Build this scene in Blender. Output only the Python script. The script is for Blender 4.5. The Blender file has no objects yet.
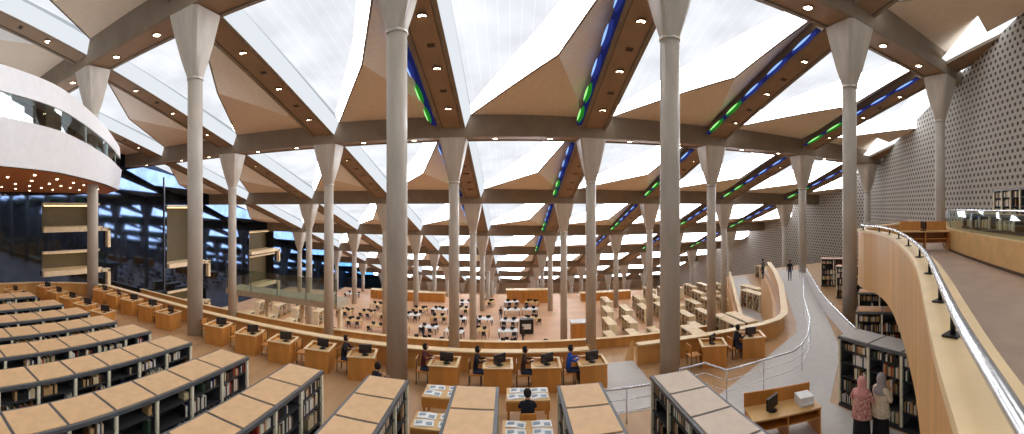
import bpy, math, random
from math import pi, sin, cos, tan, atan2, sqrt, hypot
from mathutils import Vector, Matrix
random.seed(11)
sc = bpy.context.scene
C = sc.collection
CAM_Z = 6.0

# ------------------------------------------------------------------ materials
def lin(c):
    return tuple(((v/255)/12.92 if v/255 <= .04045 else ((v/255+.055)/1.055)**2.4) for v in c) + (1,)

def new_mat(name):
    m = bpy.data.materials.new(name); m.use_nodes = True
    nt = m.node_tree; nt.nodes.clear()
    out = nt.nodes.new('ShaderNodeOutputMaterial')
    return m, nt, out

def mat(name, rgb, rough=.6, metal=0., var=.12, scale=3., stretch=(1, 1, 1), bump=0., spec=.4, rgb2=None):
    m, nt, out = new_mat(name)
    b = nt.nodes.new('ShaderNodeBsdfPrincipled')
    tc = nt.nodes.new('ShaderNodeTexCoord'); mp = nt.nodes.new('ShaderNodeMapping')
    mp.inputs['Scale'].default_value = stretch
    nz = nt.nodes.new('ShaderNodeTexNoise'); nz.inputs['Scale'].default_value = scale; nz.inputs['Detail'].default_value = 4
    rp = nt.nodes.new('ShaderNodeValToRGB')
    c = lin(rgb)
    a = tuple(max(0, v*(1-var)) for v in c[:3]) + (1,)
    d = lin(rgb2) if rgb2 else tuple(min(1, v*(1+var)) for v in c[:3]) + (1,)
    rp.color_ramp.elements[0].color = a; rp.color_ramp.elements[1].color = d
    rp.color_ramp.elements[0].position = .3; rp.color_ramp.elements[1].position = .7
    L = nt.links.new
    L(tc.outputs['Object'], mp.inputs['Vector']); L(mp.outputs['Vector'], nz.inputs['Vector'])
    L(nz.outputs['Fac'], rp.inputs['Fac']); L(rp.outputs['Color'], b.inputs['Base Color'])
    b.inputs['Roughness'].default_value = rough; b.inputs['Metallic'].default_value = metal
    b.inputs['Specular IOR Level'].default_value = spec
    if bump:
        bp = nt.nodes.new('ShaderNodeBump'); bp.inputs['Strength'].default_value = bump; bp.inputs['Distance'].default_value = .02
        L(nz.outputs['Fac'], bp.inputs['Height']); L(bp.outputs['Normal'], b.inputs['Normal'])
    L(b.outputs['BSDF'], out.inputs['Surface'])
    return m

def emit(name, rgb, strength):
    m, nt, out = new_mat(name)
    e = nt.nodes.new('ShaderNodeEmission'); e.inputs['Color'].default_value = lin(rgb); e.inputs['Strength'].default_value = strength
    nt.links.new(e.outputs['Emission'], out.inputs['Surface'])
    return m

def glass(name, rgb=(235, 245, 245), rough=.02, mix=.85):
    m, nt, out = new_mat(name)
    t = nt.nodes.new('ShaderNodeBsdfTransparent'); t.inputs['Color'].default_value = lin(rgb)
    g = nt.nodes.new('ShaderNodeBsdfGlossy'); g.inputs['Roughness'].default_value = rough
    x = nt.nodes.new('ShaderNodeMixShader'); x.inputs[0].default_value = 1-mix
    nt.links.new(t.outputs[0], x.inputs[1]); nt.links.new(g.outputs[0], x.inputs[2]); nt.links.new(x.outputs[0], out.inputs['Surface'])
    return m

def sail_mat(name, rgb, s_lo, s_hi):
    """daylit diffusing skylight sheet with faint glazing seams"""
    m, nt, out = new_mat(name)
    L = nt.links.new
    tc = nt.nodes.new('ShaderNodeTexCoord')
    wv = nt.nodes.new('ShaderNodeTexWave'); wv.wave_type = 'BANDS'; wv.bands_direction = 'X'
    wv.inputs['Scale'].default_value = .55; wv.inputs['Distortion'].default_value = .0
    rp = nt.nodes.new('ShaderNodeValToRGB')
    rp.color_ramp.elements[0].position = .0; rp.color_ramp.elements[0].color = (1, 1, 1, 1)
    rp.color_ramp.elements[1].position = .06; rp.color_ramp.elements[1].color = (.93, .93, .93, 1)
    nz = nt.nodes.new('ShaderNodeTexNoise'); nz.inputs['Scale'].default_value = .35
    mr = nt.nodes.new('ShaderNodeMapRange'); mr.inputs['To Min'].default_value = s_lo; mr.inputs['To Max'].default_value = s_hi
    mr.inputs['From Min'].default_value = .3; mr.inputs['From Max'].default_value = .7
    mu = nt.nodes.new('ShaderNodeMath'); mu.operation = 'MULTIPLY'
    e = nt.nodes.new('ShaderNodeEmission'); e.inputs['Color'].default_value = lin(rgb)
    L(tc.outputs['Object'], wv.inputs['Vector']); L(tc.outputs['Object'], nz.inputs['Vector'])
    L(wv.outputs['Fac'], rp.inputs['Fac']); L(nz.outputs['Fac'], mr.inputs['Value'])
    L(rp.outputs['Color'], mu.inputs[0]); L(mr.outputs['Result'], mu.inputs[1]); L(mu.outputs[0], e.inputs['Strength'])
    L(e.outputs[0], out.inputs['Surface'])
    return m

def dotted_wall(name, rgb, dot, px, pz, r):
    """grey acoustic wall with a staggered grid of dark round-cornered holes; uses the wall's own u (x) and v (z)"""
    m, nt, out = new_mat(name); L = nt.links.new
    b = nt.nodes.new('ShaderNodeBsdfPrincipled'); b.inputs['Roughness'].default_value = .7
    tc = nt.nodes.new('ShaderNodeTexCoord'); sp = nt.nodes.new('ShaderNodeSeparateXYZ'); L(tc.outputs['Object'], sp.inputs[0])
    def M(op, a, bb=None, c=None):
        n = nt.nodes.new('ShaderNodeMath'); n.operation = op
        for i, v in enumerate((a, bb, c)):
            if v is None: continue
            if isinstance(v, (int, float)): n.inputs[i].default_value = v
            else: L(v, n.inputs[i])
        return n.outputs[0]
    v = M('DIVIDE', sp.outputs['Z'], pz)
    row = M('FLOOR', v)
    off = M('MULTIPLY', M('MODULO', M('ABSOLUTE', row), 2.), .5)
    u = M('ADD', M('DIVIDE', sp.outputs['X'], px), off)
    fu = M('MULTIPLY', M('ABSOLUTE', M('SUBTRACT', M('FRACT', u), .5)), px)
    fv = M('MULTIPLY', M('ABSOLUTE', M('SUBTRACT', M('FRACT', v), .5)), pz)
    d = M('MAXIMUM', fu, fv)
    hole = M('LESS_THAN', d, r)
    nz = nt.nodes.new('ShaderNodeTexNoise'); nz.inputs['Scale'].default_value = .8; L(tc.outputs['Object'], nz.inputs['Vector'])
    rp = nt.nodes.new('ShaderNodeValToRGB'); c = lin(rgb)
    rp.color_ramp.elements[0].color = tuple(x*.88 for x in c[:3]) + (1,); rp.color_ramp.elements[1].color = tuple(min(1, x*1.1) for x in c[:3]) + (1,)
    L(nz.outputs['Fac'], rp.inputs['Fac'])
    mx = nt.nodes.new('ShaderNodeMixRGB'); L(hole, mx.inputs['Fac']); L(rp.outputs['Color'], mx.inputs['Color1']); mx.inputs['Color2'].default_value = lin(dot)
    L(mx.outputs['Color'], b.inputs['Base Color']); L(b.outputs[0], out.inputs['Surface'])
    return m

M = {}
M['concrete'] = mat('column_concrete', (186, 176, 163), .4, var=.14, scale=2.2, stretch=(1, 1, .25), spec=.5)
M['collar'] = mat('collar_metal', (205, 200, 190), .3, .6)
M['beam'] = mat('beam_concrete', (134, 118, 100), .7, var=.1, scale=1.)
M['beam_dark'] = mat('beam_shadow_gap', (84, 66, 52), .8)  # plain dark brown for the wall corner trim and walkway baseboard
M['soffit'] = mat('beam_soffit_panel', (150, 122, 96), .6, var=.08, scale=1.)
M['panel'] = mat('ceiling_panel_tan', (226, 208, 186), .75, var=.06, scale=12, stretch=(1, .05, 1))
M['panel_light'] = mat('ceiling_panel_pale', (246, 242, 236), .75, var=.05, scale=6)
M['sail'] = sail_mat('skylight_sheet', (246, 249, 255), .84, 1.08)
M['glazing'] = emit('skylight_glazing', (250, 251, 255), 8.5)
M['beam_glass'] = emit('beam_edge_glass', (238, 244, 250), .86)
M['edge_glass'] = emit('skylight_edge_strip', (246, 250, 255), 1.6)
M['lamp'] = emit('downlight_glow', (255, 232, 190), 22)
M['niche_lamp'] = emit('niche_lamp', (255, 220, 160), 2.5)
M['lamp_ring'] = mat('downlight_ring', (120, 96, 70), .4, .5)
M['blue_core'] = emit('blue_glass_core', (150, 190, 255), 1.1)  # bright highlight in the middle of a blue pane, put in as glow
M['blue'] = emit('blue_glass', (60, 74, 170), .42)
M['green_core'] = emit('green_glass_core', (170, 255, 150), 1.0)  # same glowing highlight for the green panes
M['green'] = emit('green_glass', (50, 160, 44), .5)
M['channel'] = emit('blue_glass_backing', (58, 66, 150), .22)  # dim glow standing in for the panes' blue reflection on the beam
M['black_granite'] = mat('black_granite', (74, 90, 118), .05, 1., .25, .6, spec=.5)
b_ = M['black_granite'].node_tree.nodes['Principled BSDF']; b_.inputs['Specular Tint'].default_value = (.35, .5, .75, 1)
M['granite_dark'] = mat('black_granite_matt', (10, 12, 17), .4)
M['cream'] = mat('cream_trim', (232, 208, 170), .5)
M['slab'] = mat('mezzanine_slab', (176, 164, 144), .6)
M['olive'] = mat('niche_back', (96, 84, 58), .6)
M['white'] = mat('white_plaster', (238, 238, 240), .45, var=.03)
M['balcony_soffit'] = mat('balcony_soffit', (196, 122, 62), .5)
M['dark_glass'] = mat('dark_glazing', (52, 54, 54), .12, spec=.8)
M['floor_wood'] = mat('terrace_floor', (190, 150, 108), .4, var=.14, scale=2., stretch=(1, .2, 1))
M['floor_far'] = mat('lower_floor', (222, 178, 140), .45, var=.1, scale=.6)
M['floor_grey'] = mat('grey_carpet', (206, 202, 198), .6, var=.05)
M['floor_walk'] = mat('walkway_floor', (172, 148, 128), .35, var=.14, scale=1.4, stretch=(1, 1, 1))
M['wood'] = mat('orange_beech', (206, 142, 70), .42, var=.16, scale=3., stretch=(1, 1, .2))
M['wood_pale'] = mat('pale_beech', (222, 180, 120), .4, var=.1, scale=3., stretch=(.3, 1, 1))
M['wood_face'] = mat('parapet_beech', (212, 160, 92), .4, var=.14, scale=2., stretch=(1, 1, .15))
M['wood_edge'] = mat('cream_beech', (236, 206, 156), .4, var=.06)
M['shelf_top'] = mat('shelf_top_beech', (226, 186, 140), .5, var=.08, scale=4.)
M['shelf_pale'] = mat('shelf_top_pale', (214, 196, 176), .5, var=.06, scale=4.)
M['shelf_grey'] = mat('shelf_grey_metal', (104, 106, 110), .4, .3)
M['shelf_dark'] = mat('shelf_dark_metal', (62, 62, 64), .5, .2)
M['post'] = mat('shelf_post_cream', (252, 238, 210), .4)
M['steel'] = mat('brushed_steel', (214, 218, 224), .22, .85, var=.05)
M['black'] = mat('black_plastic', (22, 22, 25), .4)
M['screen'] = mat('monitor_screen', (34, 40, 50), .15, spec=.7)
M['paper'] = mat('white_paper', (240, 242, 244), .6)
M['paper_blue'] = mat('blue_print', (150, 168, 182), .6)
M['skin'] = mat('skin', (196, 146, 112), .5)
M['glass'] = glass('rail_glass')
M['glass_green'] = glass('screen_glass', (226, 234, 226), .03, .88)
M['wall_holes'] = dotted_wall('acoustic_wall', (182, 174, 165), (58, 50, 46), .5, .4, .105)
M['wall_back'] = mat('far_wall', (206, 176, 146), .7)
BOOK = [mat('book_cover_%s' % n, c, .5) for n, c in (('white', (236, 230, 218)), ('cream', (222, 200, 160)), ('red', (168, 58, 44)), ('navy', (48, 66, 104)),
        ('brown', (110, 74, 46)), ('black', (36, 34, 34)), ('green', (70, 98, 74)), ('tan', (196, 156, 104)))]
def cloth(n, c): 
    if n not in M: M[n] = mat(n, c, .85, var=.15, scale=25)
    return M[n]

# ------------------------------------------------------------------ mesh helper
class MB:
    def __init__(s): s.v = []; s.f = []; s.mi = []; s.sm = []
    def face(s, pts, m=0, smooth=False):
        n = len(s.v); s.v += [tuple(p) for p in pts]; s.f.append(tuple(range(n, n+len(pts)))); s.mi.append(m); s.sm.append(smooth)
    def box(s, x0, x1, y0, y1, z0, z1, m=0):
        n = len(s.v)
        s.v += [(x0, y0, z0), (x1, y0, z0), (x1, y1, z0), (x0, y1, z0), (x0, y0, z1), (x1, y0, z1), (x1, y1, z1), (x0, y1, z1)]
        for q in ((0, 3, 2, 1), (4, 5, 6, 7), (0, 1, 5, 4), (1, 2, 6, 5), (2, 3, 7, 6), (3, 0, 4, 7)):
            s.f.append(tuple(n+i for i in q)); s.mi.append(m); s.sm.append(False)
        return s
    def hexa(s, bottom, top, m=0):
        n = len(s.v); k = len(bottom); s.v += [tuple(p) for p in bottom] + [tuple(p) for p in top]
        s.f.append(tuple(n+i for i in range(k))[::-1]); s.f.append(tuple(n+k+i for i in range(k))); s.mi += [m, m]; s.sm += [False, False]
        for i in range(k):
            j = (i+1) % k; s.f.append((n+i, n+j, n+k+j, n+k+i)); s.mi.append(m); s.sm.append(False)
        return s
    def prism(s, poly, z0, z1, m=0):
        return s.hexa([(p[0], p[1], z0) for p in poly], [(p[0], p[1], z1) for p in poly], m)
    def rings(s, rings, m=0, smooth=True, cap=True, closed=True):
        n = len(s.v); k = len(rings[0])
        for r in rings: s.v += [tuple(p) for p in r]
        for a in range(len(rings)-1):
            for i in range(k if closed else k-1):
                j = (i+1) % k
                s.f.append((n+a*k+i, n+a*k+j, n+(a+1)*k+j, n+(a+1)*k+i)); s.mi.append(m); s.sm.append(smooth)
        if cap and closed:
            s.f.append(tuple(n+i for i in range(k))[::-1]); s.f.append(tuple(n+(len(rings)-1)*k+i for i in range(k))); s.mi += [m, m]; s.sm += [False, False]
        return s
    def lathe(s, prof, seg=20, m=0, c=(0, 0), smooth=True):
        return s.rings([[(c[0]+r*cos(2*pi*i/seg), c[1]+r*sin(2*pi*i/seg), z) for i in range(seg)] for r, z in prof], m, smooth)
    def tube(s, pts, r, seg=8, m=0):
        pts = [Vector(p) for p in pts]; rs = []
        for i, p in enumerate(pts):
            d = (pts[min(i+1, len(pts)-1)] - pts[max(i-1, 0)]).normalized()
            a = d.cross(Vector((0, 0, 1)))
            if a.length < 1e-3: a = Vector((1, 0, 0))
            a.normalize(); b = a.cross(d).normalized()
            rr = r[i] if isinstance(r, (list, tuple)) else r
            rs.append([p + a*rr*cos(2*pi*k/seg) + b*rr*sin(2*pi*k/seg) for k in range(seg)])
        return s.rings(rs, m)
    def build(s, name, mats, parent=None, loc=(0, 0, 0), rz=0.):
        me = bpy.data.meshes.new(name); me.from_pydata(s.v, [], s.f)
        if not isinstance(mats, (list, tuple)): mats = [mats]
        for m in mats: me.materials.append(m)
        me.polygons.foreach_set('material_index', s.mi); me.polygons.foreach_set('use_smooth', s.sm)
        me.update()
        o = bpy.data.objects.new(name, me); C.objects.link(o)
        o.location = loc; o.rotation_euler = (0, 0, rz)
        if parent is not None: o.parent = parent
        return o

def tag(o, label=None, cat=None, group=None, kind=None):
    if label: o['label'] = label
    if cat: o['category'] = cat
    if group: o['group'] = group
    if kind: o['kind'] = kind
    return o

def thing(name, label, cat, loc=(0, 0, 0), rz=0., group=None):
    o = bpy.data.objects.new(name, None); C.objects.link(o); o.empty_display_size = .1
    o.location = loc; o.rotation_euler = (0, 0, rz)
    return tag(o, label, cat, group)

KIDS = {}
def dup(o, parent=None, loc=None, rz=None, label=None, group=None):
    c = o.copy(); C.objects.link(c)
    if parent is not None: c.parent = parent
    if loc is not None: c.location = loc
    if rz is not None: c.rotation_euler = (0, 0, rz)
    if label: c['label'] = label
    if group: c['group'] = group
    for ch in list(o.children): dup(ch, c)
    return c

def struct(o): o['kind'] = 'structure'; return o
ORD = ['first', 'second', 'third', 'fourth', 'fifth', 'sixth', 'seventh', 'eighth', 'ninth', 'tenth', 'eleventh', 'twelfth', 'thirteenth', 'fourteenth', 'fifteenth', 'sixteenth', 'seventeenth', 'eighteenth', 'nineteenth', 'twentieth']

# ------------------------------------------------------------------ the grid of the hall
S, G, X0, Y0 = 9.6, 14.3, -3.91, 13.46
ZA, ZB, ZC, ZD, ZE, ZU = 0., -4.4, -8.5, -13., -18.5, 4.35
def cx(k): return X0 + S*k
def cy(r): return Y0 + G*r
SL = .303
def R(y): return 16.35 - SL*(y - Y0)
XL = -38.5                                   # black wall
WN = (18.0, -0.6); WC = (38.3, 30.7); WF = (44.5, 118.)     # right wall: start, corner, far end
def right_wall_x(y):
    if y < WC[1]: return WN[0] + (WC[0]-WN[0])*(y-WN[1])/(WC[1]-WN[1])
    return WC[0] + (WF[0]-WC[0])*(y-WC[1])/(WF[1]-WC[1])
YEND = 117.

# ------------------------------------------------------------------ camera: a stitched panorama is a cylinder picture
cd = bpy.data.cameras.new('camera'); cam = bpy.data.objects.new('camera', cd); C.objects.link(cam)
cam.location = (0, 0, CAM_Z); cam.rotation_euler = (pi/2, 0, 0)
cd.type = 'PANO'; cd.panorama_type = 'CENTRAL_CYLINDRICAL'
cd.central_cylindrical_range_u_min = -510/400; cd.central_cylindrical_range_u_max = 514/400
cd.central_cylindrical_range_v_min = -226/400; cd.central_cylindrical_range_v_max = 208/400
cd.central_cylindrical_radius = 1.0
cd.clip_start = .05; cd.clip_end = 400
sc.camera = cam

# ------------------------------------------------------------------ floors
a_turn = [(-26.8, -6.), (-26.8, 8.), (-26.4, 10.5), (-25.3, 12.9), (-24.2, 14.1), (-22.6, 14.7)]
a_edge = a_turn + [(10.5, 14.9), (11.5, 15.1), (12.2, 15.55), (12.8, 16.25), (16.7, 21.35), (19.8, 25.95), (23.1, 31.5)]      # the parapet line of the terrace
fa = MB().prism([(20., -6.), WN, (right_wall_x(15), 15), (right_wall_x(28), 28), (30.5, 31.5)] + a_edge[::-1], -.35, 0)
struct(fa.build('floor', M['floor_wood']))
b_edge = [(-38.5, 29.2), (17.5, 29.2), (18.6, 29.5), (19.4, 30.2), (31.5, 52.)]
struct(MB().prism([(XL, -6), (-26, -6), (-26, 12.5), (-21, 14.6), (14, 14.6), (27., 30.), (37., 30.), (38.8, 52.)] + b_edge[::-1], ZB-.35, ZB).build('floor', M['floor_wood']))
for y0_, y1_, z_ in ((28, 63, ZC), (63, 88, ZD), (88, YEND, ZE)):
    struct(MB().prism([(XL, y0_), (46, y0_), (46, y1_), (XL, y1_)], z_-.35, z_).build('floor', M['floor_far']))
# retaining walls under the terrace edges
def along(poly, off):
    out = []
    for i, p in enumerate(poly):
        a = Vector(poly[max(i-1, 0)]); b = Vector(poly[min(i+1, len(poly)-1)]); d = (b-a).normalized()
        out.append((p[0]+d.y*off, p[1]-d.x*off))
    return out
def ribbon(line, t0, t1, z0, z1, m=0, mb=None):
    mb = mb or MB(); a = along(line, t0); b = along(line, t1)
    return mb.rings([[(a[i][0], a[i][1], z0), (b[i][0], b[i][1], z0), (b[i][0], b[i][1], z1), (a[i][0], a[i][1], z1)] for i in range(len(line))], m, smooth=False)
struct(ribbon(b_edge, -.2, .0, ZC, ZB).build('wall_terrace', M['wood_face']))
struct(ribbon(a_edge, -.2, .0, ZB, ZA-.35).build('wall_terrace', M['wood_face']))
# pale grey floor of the walkway on the right
strip = MB(); strip.prism([(6.2, 3.), (8.85, 3.), (8.85, 8.6), (12.4, 11.4), (26.2, 28.5), (24.0, 30.4), (17.7, 21.4), (13.7, 15.8), (12.6, 14.5), (10.2, 13.2), (6.2, 11.0)], 0, .012)
struct(strip.build('floor', M['floor_grey']))
struct(MB().box(3.0, 4.75, 11.2, 15.0, 0, .012).build('floor', M['floor_grey']))
struct(MB().prism([(17.6, 25.), (20.8, 25.), (33.4, 50), (30.6, 50)], ZB, ZB+.012).build('floor', M['floor_grey']))

# ------------------------------------------------------------------ parapet of the terrace: board panels with a cream cap
def parapet(name, label, line, z, h, gap=None, th=.16):
    t = thing(name, label, 'parapet', (line[0][0], line[0][1], z))
    base = Vector((line[0][0], line[0][1], 0))
    ln = [(p[0]-base.x, p[1]-base.y) for p in line]
    ribbon(ln, 0, th, 0, h-.05).build('board', M['wood_face'], t)
    ribbon(ln, -.05, th+.16, h-.05, h).build('cap', M['wood_edge'], t)
    return t
parapet('parapet', 'long low beech parapet with pale cap behind the desks, left of the central stair gap', [(-26.6, -5.8), (-26.6, 8.), (-26.2, 10.4), (-25.1, 12.7), (-24.1, 13.85), (-22.6, 14.6), (-20, 14.7), (2.9, 14.7)], ZA, .8)
right_line = [(4.8, 14.7), (10.6, 14.7), (11.6, 14.9), (12.4, 15.4), (13.0, 16.1), (16.9, 21.2), (20., 25.8), (23.1, 30.8)]
parapet('parapet', 'low beech parapet curving away along the grey walkway right of the stair gap', right_line, ZA, .8)
parapet('parapet', 'low beech parapet along the edge of the second terrace down', [(-38.2, 29.08)] + along(b_edge, .12)[1:], ZB, .75)
# sloping stair sides at the gap
st = thing('stair_flight', 'grey stair flight going down through the gap in the terrace parapet', 'stairs', (3.85, 15.1, ZA))
for i in range(12):
    MB().box(-.8, .8, i*.3, i*.3+.3, -.37*(i+1)+.02-.1, -.37*(i+1)+.02).build('step', M['floor_grey'], st)
for s in (-1, 1):
    MB().hexa([(s*.9-.05, -.1, -.5), (s*.9+.05, -.1, -.5), (s*.9+.05, 3.5, -4.4), (s*.9-.05, 3.5, -4.4)], [(s*.9-.05, -.1, .8), (s*.9+.05, -.1, .8), (s*.9+.05, 3.5, -3.4), (s*.9-.05, 3.5, -3.4)]).build('side_panel', M['wood_pale'], st)

# ------------------------------------------------------------------ roof: sloping beams, cross beams, skylight bays
KS = range(-4, 6); RS = range(-1, 6)
def beam_profile(w=.9, d=1.0): return [(-w, d), (-w, 0), (-w+.22, 0), (-w+.22, .1), (w-.22, .1), (w-.22, 0), (w, 0), (w, d)]
BD = .92
for k in KS:
    ya, yb = cy(-2)+2, cy(7)+3.4
    mb = MB()
    for (pts, m) in ((beam_profile(), 0),):
        mb.rings([[(cx(k)+x, y, R(y)-BD+z) for x, z in pts] for y in (ya, yb)], 0, False)
    b = struct(mb.build('ceiling_beam', M['beam']))
    sp = MB(); sp.rings([[(cx(k)+x, y, R(y)-BD+z) for x, z in ((-.6, .1), (-.6, .06), (.6, .06), (.6, .1))] for y in (ya, yb)], 0, False)
    sp.build('soffit_panel', M['soffit'], b)
for r in range(-1, 8):
    y = cy(r); z0 = R(y)-BD-.3
    x0, x1 = cx(-4)-1, cx(5)+1
    mb = MB(); mb.rings([[(x, y+a, z0+z) for a, z in beam_profile(.95, 1.5)] for x in (x0, x1)], 0, False)
    b = struct(mb.build('ceiling_beam', M['beam']))
    sp = MB(); sp.rings([[(x, y+a, z0+z) for a, z in ((-.66, .1), (-.66, .06), (.66, .06), (.66, .1))] for x in (x0, x1)], 0, False)
    sp.build('soffit_panel', M['soffit'], b)

NW = 0
def bay(k, r):
    """one roof bay between beams k, k+1 and rows r, r+1"""
    global NW
    xl, xr = cx(k)+.9, cx(k+1)-.9
    ya, yb = cy(r)+.9, cy(r+1)-.9
    P = lambda u, v, dz=0: Vector((xl+(xr-xl)*u, ya+(yb-ya)*v, R(ya+(yb-ya)*v)+dz))
    e = .05
    NL, NR, FL, FR = P(e, 0, .05), P(1, 0, .0), P(e, 1, .0), P(1, 1, -.1)
    K = P(.68, .36, -1.45); Mp = P(.58, .42, .5); Q = P(.92, .78, -.6); NR2 = P(.9, 0, .3); FL2 = P(e, .95, .3)
    NW += 1
    w = struct(MB().build('window_%d' % NW, M['glazing']))
    g = MB(); g.face([FL, FL2, Mp, K]); g.face([Mp, NR2, NR, K]); g.build('pane', M['glazing'], w)
    g = MB(); g.face([NL, NR2, Mp]); g.face([NL, Mp, FL2]); g.build('sheet', M['sail'], w)
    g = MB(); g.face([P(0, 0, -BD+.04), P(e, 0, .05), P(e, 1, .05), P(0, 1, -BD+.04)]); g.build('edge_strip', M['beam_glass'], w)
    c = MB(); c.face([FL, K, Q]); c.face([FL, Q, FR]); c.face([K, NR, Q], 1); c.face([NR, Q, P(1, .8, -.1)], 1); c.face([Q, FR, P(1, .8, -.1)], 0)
    struct(c.build('ceiling', [M['panel'], M['panel_light']]))
    # thin dark rib where glazing meets panel
    rib = MB(); rib.tube([FL, K, NR], .05, 5); rib.build('rib', M['beam'], w)
# drop the empty-mesh root: use the pane as the window itself
for r in range(-2, 7):
    for k in range(-4, 5):
        bay(k, r)

# stained glass strips on the left flank of the beams
def lens(L, w, t, m=0):
    mb = MB(); n = 12; rs = []
    for i in range(n+1):
        u = i/n; h = sin(pi*min(max(u, .03), .97))**.55
        rs.append([(w*h*cos(a), u*L, t*h*sin(a)) for a in [2*pi*j/8 for j in range(8)]])
    return mb.rings(rs, m)
pm = {c: lens(1.95, .17, .1).build(c+'_pane', M[c]) for c in ('blue', 'green')}
co = {c: lens(1.45, .06, .05).build('core', M[c+'_core'], pm[c], (-.1, .28, -.1)) for c in ('blue', 'green')}  # small bright lens shaped as the highlight of its pane
refl = MB().box(-.06, .27, 0, 12.2, -.02, .04).build('channel', M['channel'])  # added strip that carries the painted blue reflection beside the panes
slope = atan2(-SL, 1)
proto_used = False
ROWN = ['before the first row', 'between rows one and two', 'between rows two and three', 'between rows three and four', 'between rows four and five']
BEAMN = {0: 'over the central column', 1: 'over the stair gap', 2: 'by the grey walkway', 3: 'nearest the dotted wall', 4: 'at the dotted wall corner'}
for k in range(0, 5):
    for r in range(-1, 4):
        ys = cy(r)+1.1
        if cx(k) > right_wall_x(ys)-1: continue
        xx = cx(k)-1.22
        t = thing('stained_glass_strip', 'blue and green glass strip %s, %s' % (BEAMN[k], ROWN[r+1]), 'glass strip', (xx, ys, R(ys)-.95), 0, 'blue and green glass strips along the roof beams')
        t.rotation_euler = (slope, 0, 0)
        ch = refl if not proto_used else dup(refl); ch.parent = t
        fresh = {'blue': not proto_used, 'green': not proto_used}
        for i in range(5):
            c = 'blue' if i < 3 else 'green'
            p = pm[c] if fresh[c] else dup(pm[c]); fresh[c] = False
            p.parent = t; p.location = (-.02, .1+i*2.4, -.1); p.rotation_euler = (0, .7, 0)
        proto_used = True

# downlights under the beams
ring = MB().lathe([(.25, 0), (.26, -.05), (.2, -.06), (.2, 0)], 14).build('downlight', M['lamp_ring'])
MB().lathe([(.02, -.012), (.19, -.035), (.19, -.005)], 12).build('lens', M['lamp'], ring)
first = True
def downlight(x, y, z, lab):
    global first
    o = ring if first else dup(ring); first = False
    o.location = (x, y, z); tag(o, lab, 'ceiling light', 'round downlights under the roof beams')
for k in range(-3, 5):
    for r in range(-1, 3):
        for v in (.25, .5, .77):
            y = cy(r)+G*v
            if cx(k) < right_wall_x(y)-.8 and y > 1:
                downlight(cx(k)+.1, y, R(y)-BD+.065, 'round glowing downlight recessed in the underside of a roof beam')
for r in range(0, 4):
    for k in range(-4, 4):
        for u in (.3, .7):
            x = cx(k)+S*u
            if XL+1 < x < right_wall_x(cy(r))-1:
                downlight(x, cy(r), R(cy(r))-BD-.235, 'round glowing downlight recessed in the underside of a roof beam')
vp = None
for k in range(-3, 5):
    for r in range(-1, 2):
        for v in (.38, .64):
            y = cy(r)+G*v
            if cx(k) > right_wall_x(y)-1 or y < 1: continue
            if vp is None:
                vp = MB().box(-.2, .2, -.13, .13, -.03, .0).build('ceiling_vent', M['lamp_ring']); MB().box(-.16, .16, -.09, .09, -.04, -.028).build('grille', M['black'], vp); o = vp
            else: o = dup(vp)
            o.location = (cx(k)+.12, y, R(y)-BD+.06); o.rotation_euler = (slope, 0, 0)
            tag(o, 'small dark rectangular vent in the underside of a sloping roof beam', 'vent', 'dark vents under the roof beams')

# ------------------------------------------------------------------ columns
def column(k, r, zf, label, group=None):
    x, y = cx(k), cy(r); zt = R(y)-BD-.305; zr = zt-3.0
    t = thing('column', label, 'column', (x, y, zf), 0, group); t['kind'] = 'thing'
    h = zr-zf
    MB().lathe([(.37, 0), (.37, h*.5), (.36, h)], 28).build('shaft', M['concrete'], t)
    n = 32; rs = []
    def sq(a, w, e):     # superellipse from round (e=2) to square
        c, s_ = cos(a), sin(a); q = (abs(c)**e + abs(s_)**e)**(-1/e); return (w*q*c, w*q*s_)
    for u, w, e in ((0, .36, 2), (.08, .39, 3), (.3, .53, 7), (.6, .71, 14), (1, .93, 30)):
        rs.append([(*sq(2*pi*(i+.5)/n, w, e), h+u*3.0) for i in range(n)])
    MB().rings(rs, 0, False).build('capital', M['concrete'], t)
    MB().lathe([(.375, h-.06), (.40, h-.04), (.40, h+.04), (.375, h+.06)], 28).build('collar', M['collar'], t)
NEAR = {-2: 'concrete column with flared capital standing half behind the white balcony', -1: 'tall concrete column with flared capital, desks to both sides, before the black wall',
        0: 'thickest concrete column in the middle, standing before the desks by the parapet', 1: 'thick concrete column standing right of the stair gap',
        2: 'tall concrete column with flared capital rising beside the grey walkway', 3: 'concrete column standing close before the dotted wall near the steel rail'}
for k, l in NEAR.items(): column(k, 0, ZA, l)
for r in range(1, 8):
    ks = [k for k in range(-3, 5) if XL+1.5 < cx(k) < right_wall_x(cy(r))-.8 and not (r <= 2 and k == -3)]
    for i, k in enumerate(ks):
        zf = ZB if r == 1 else ZC if r < 4 else ZD if r < 6 else ZE
        if r == 1 and k >= 3: zf = ZA
        column(k, r, zf, 'concrete column with flared capital, %s from the black wall in the %s row back' % (ORD[i], ORD[r]), 'concrete columns in the rows behind')

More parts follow.
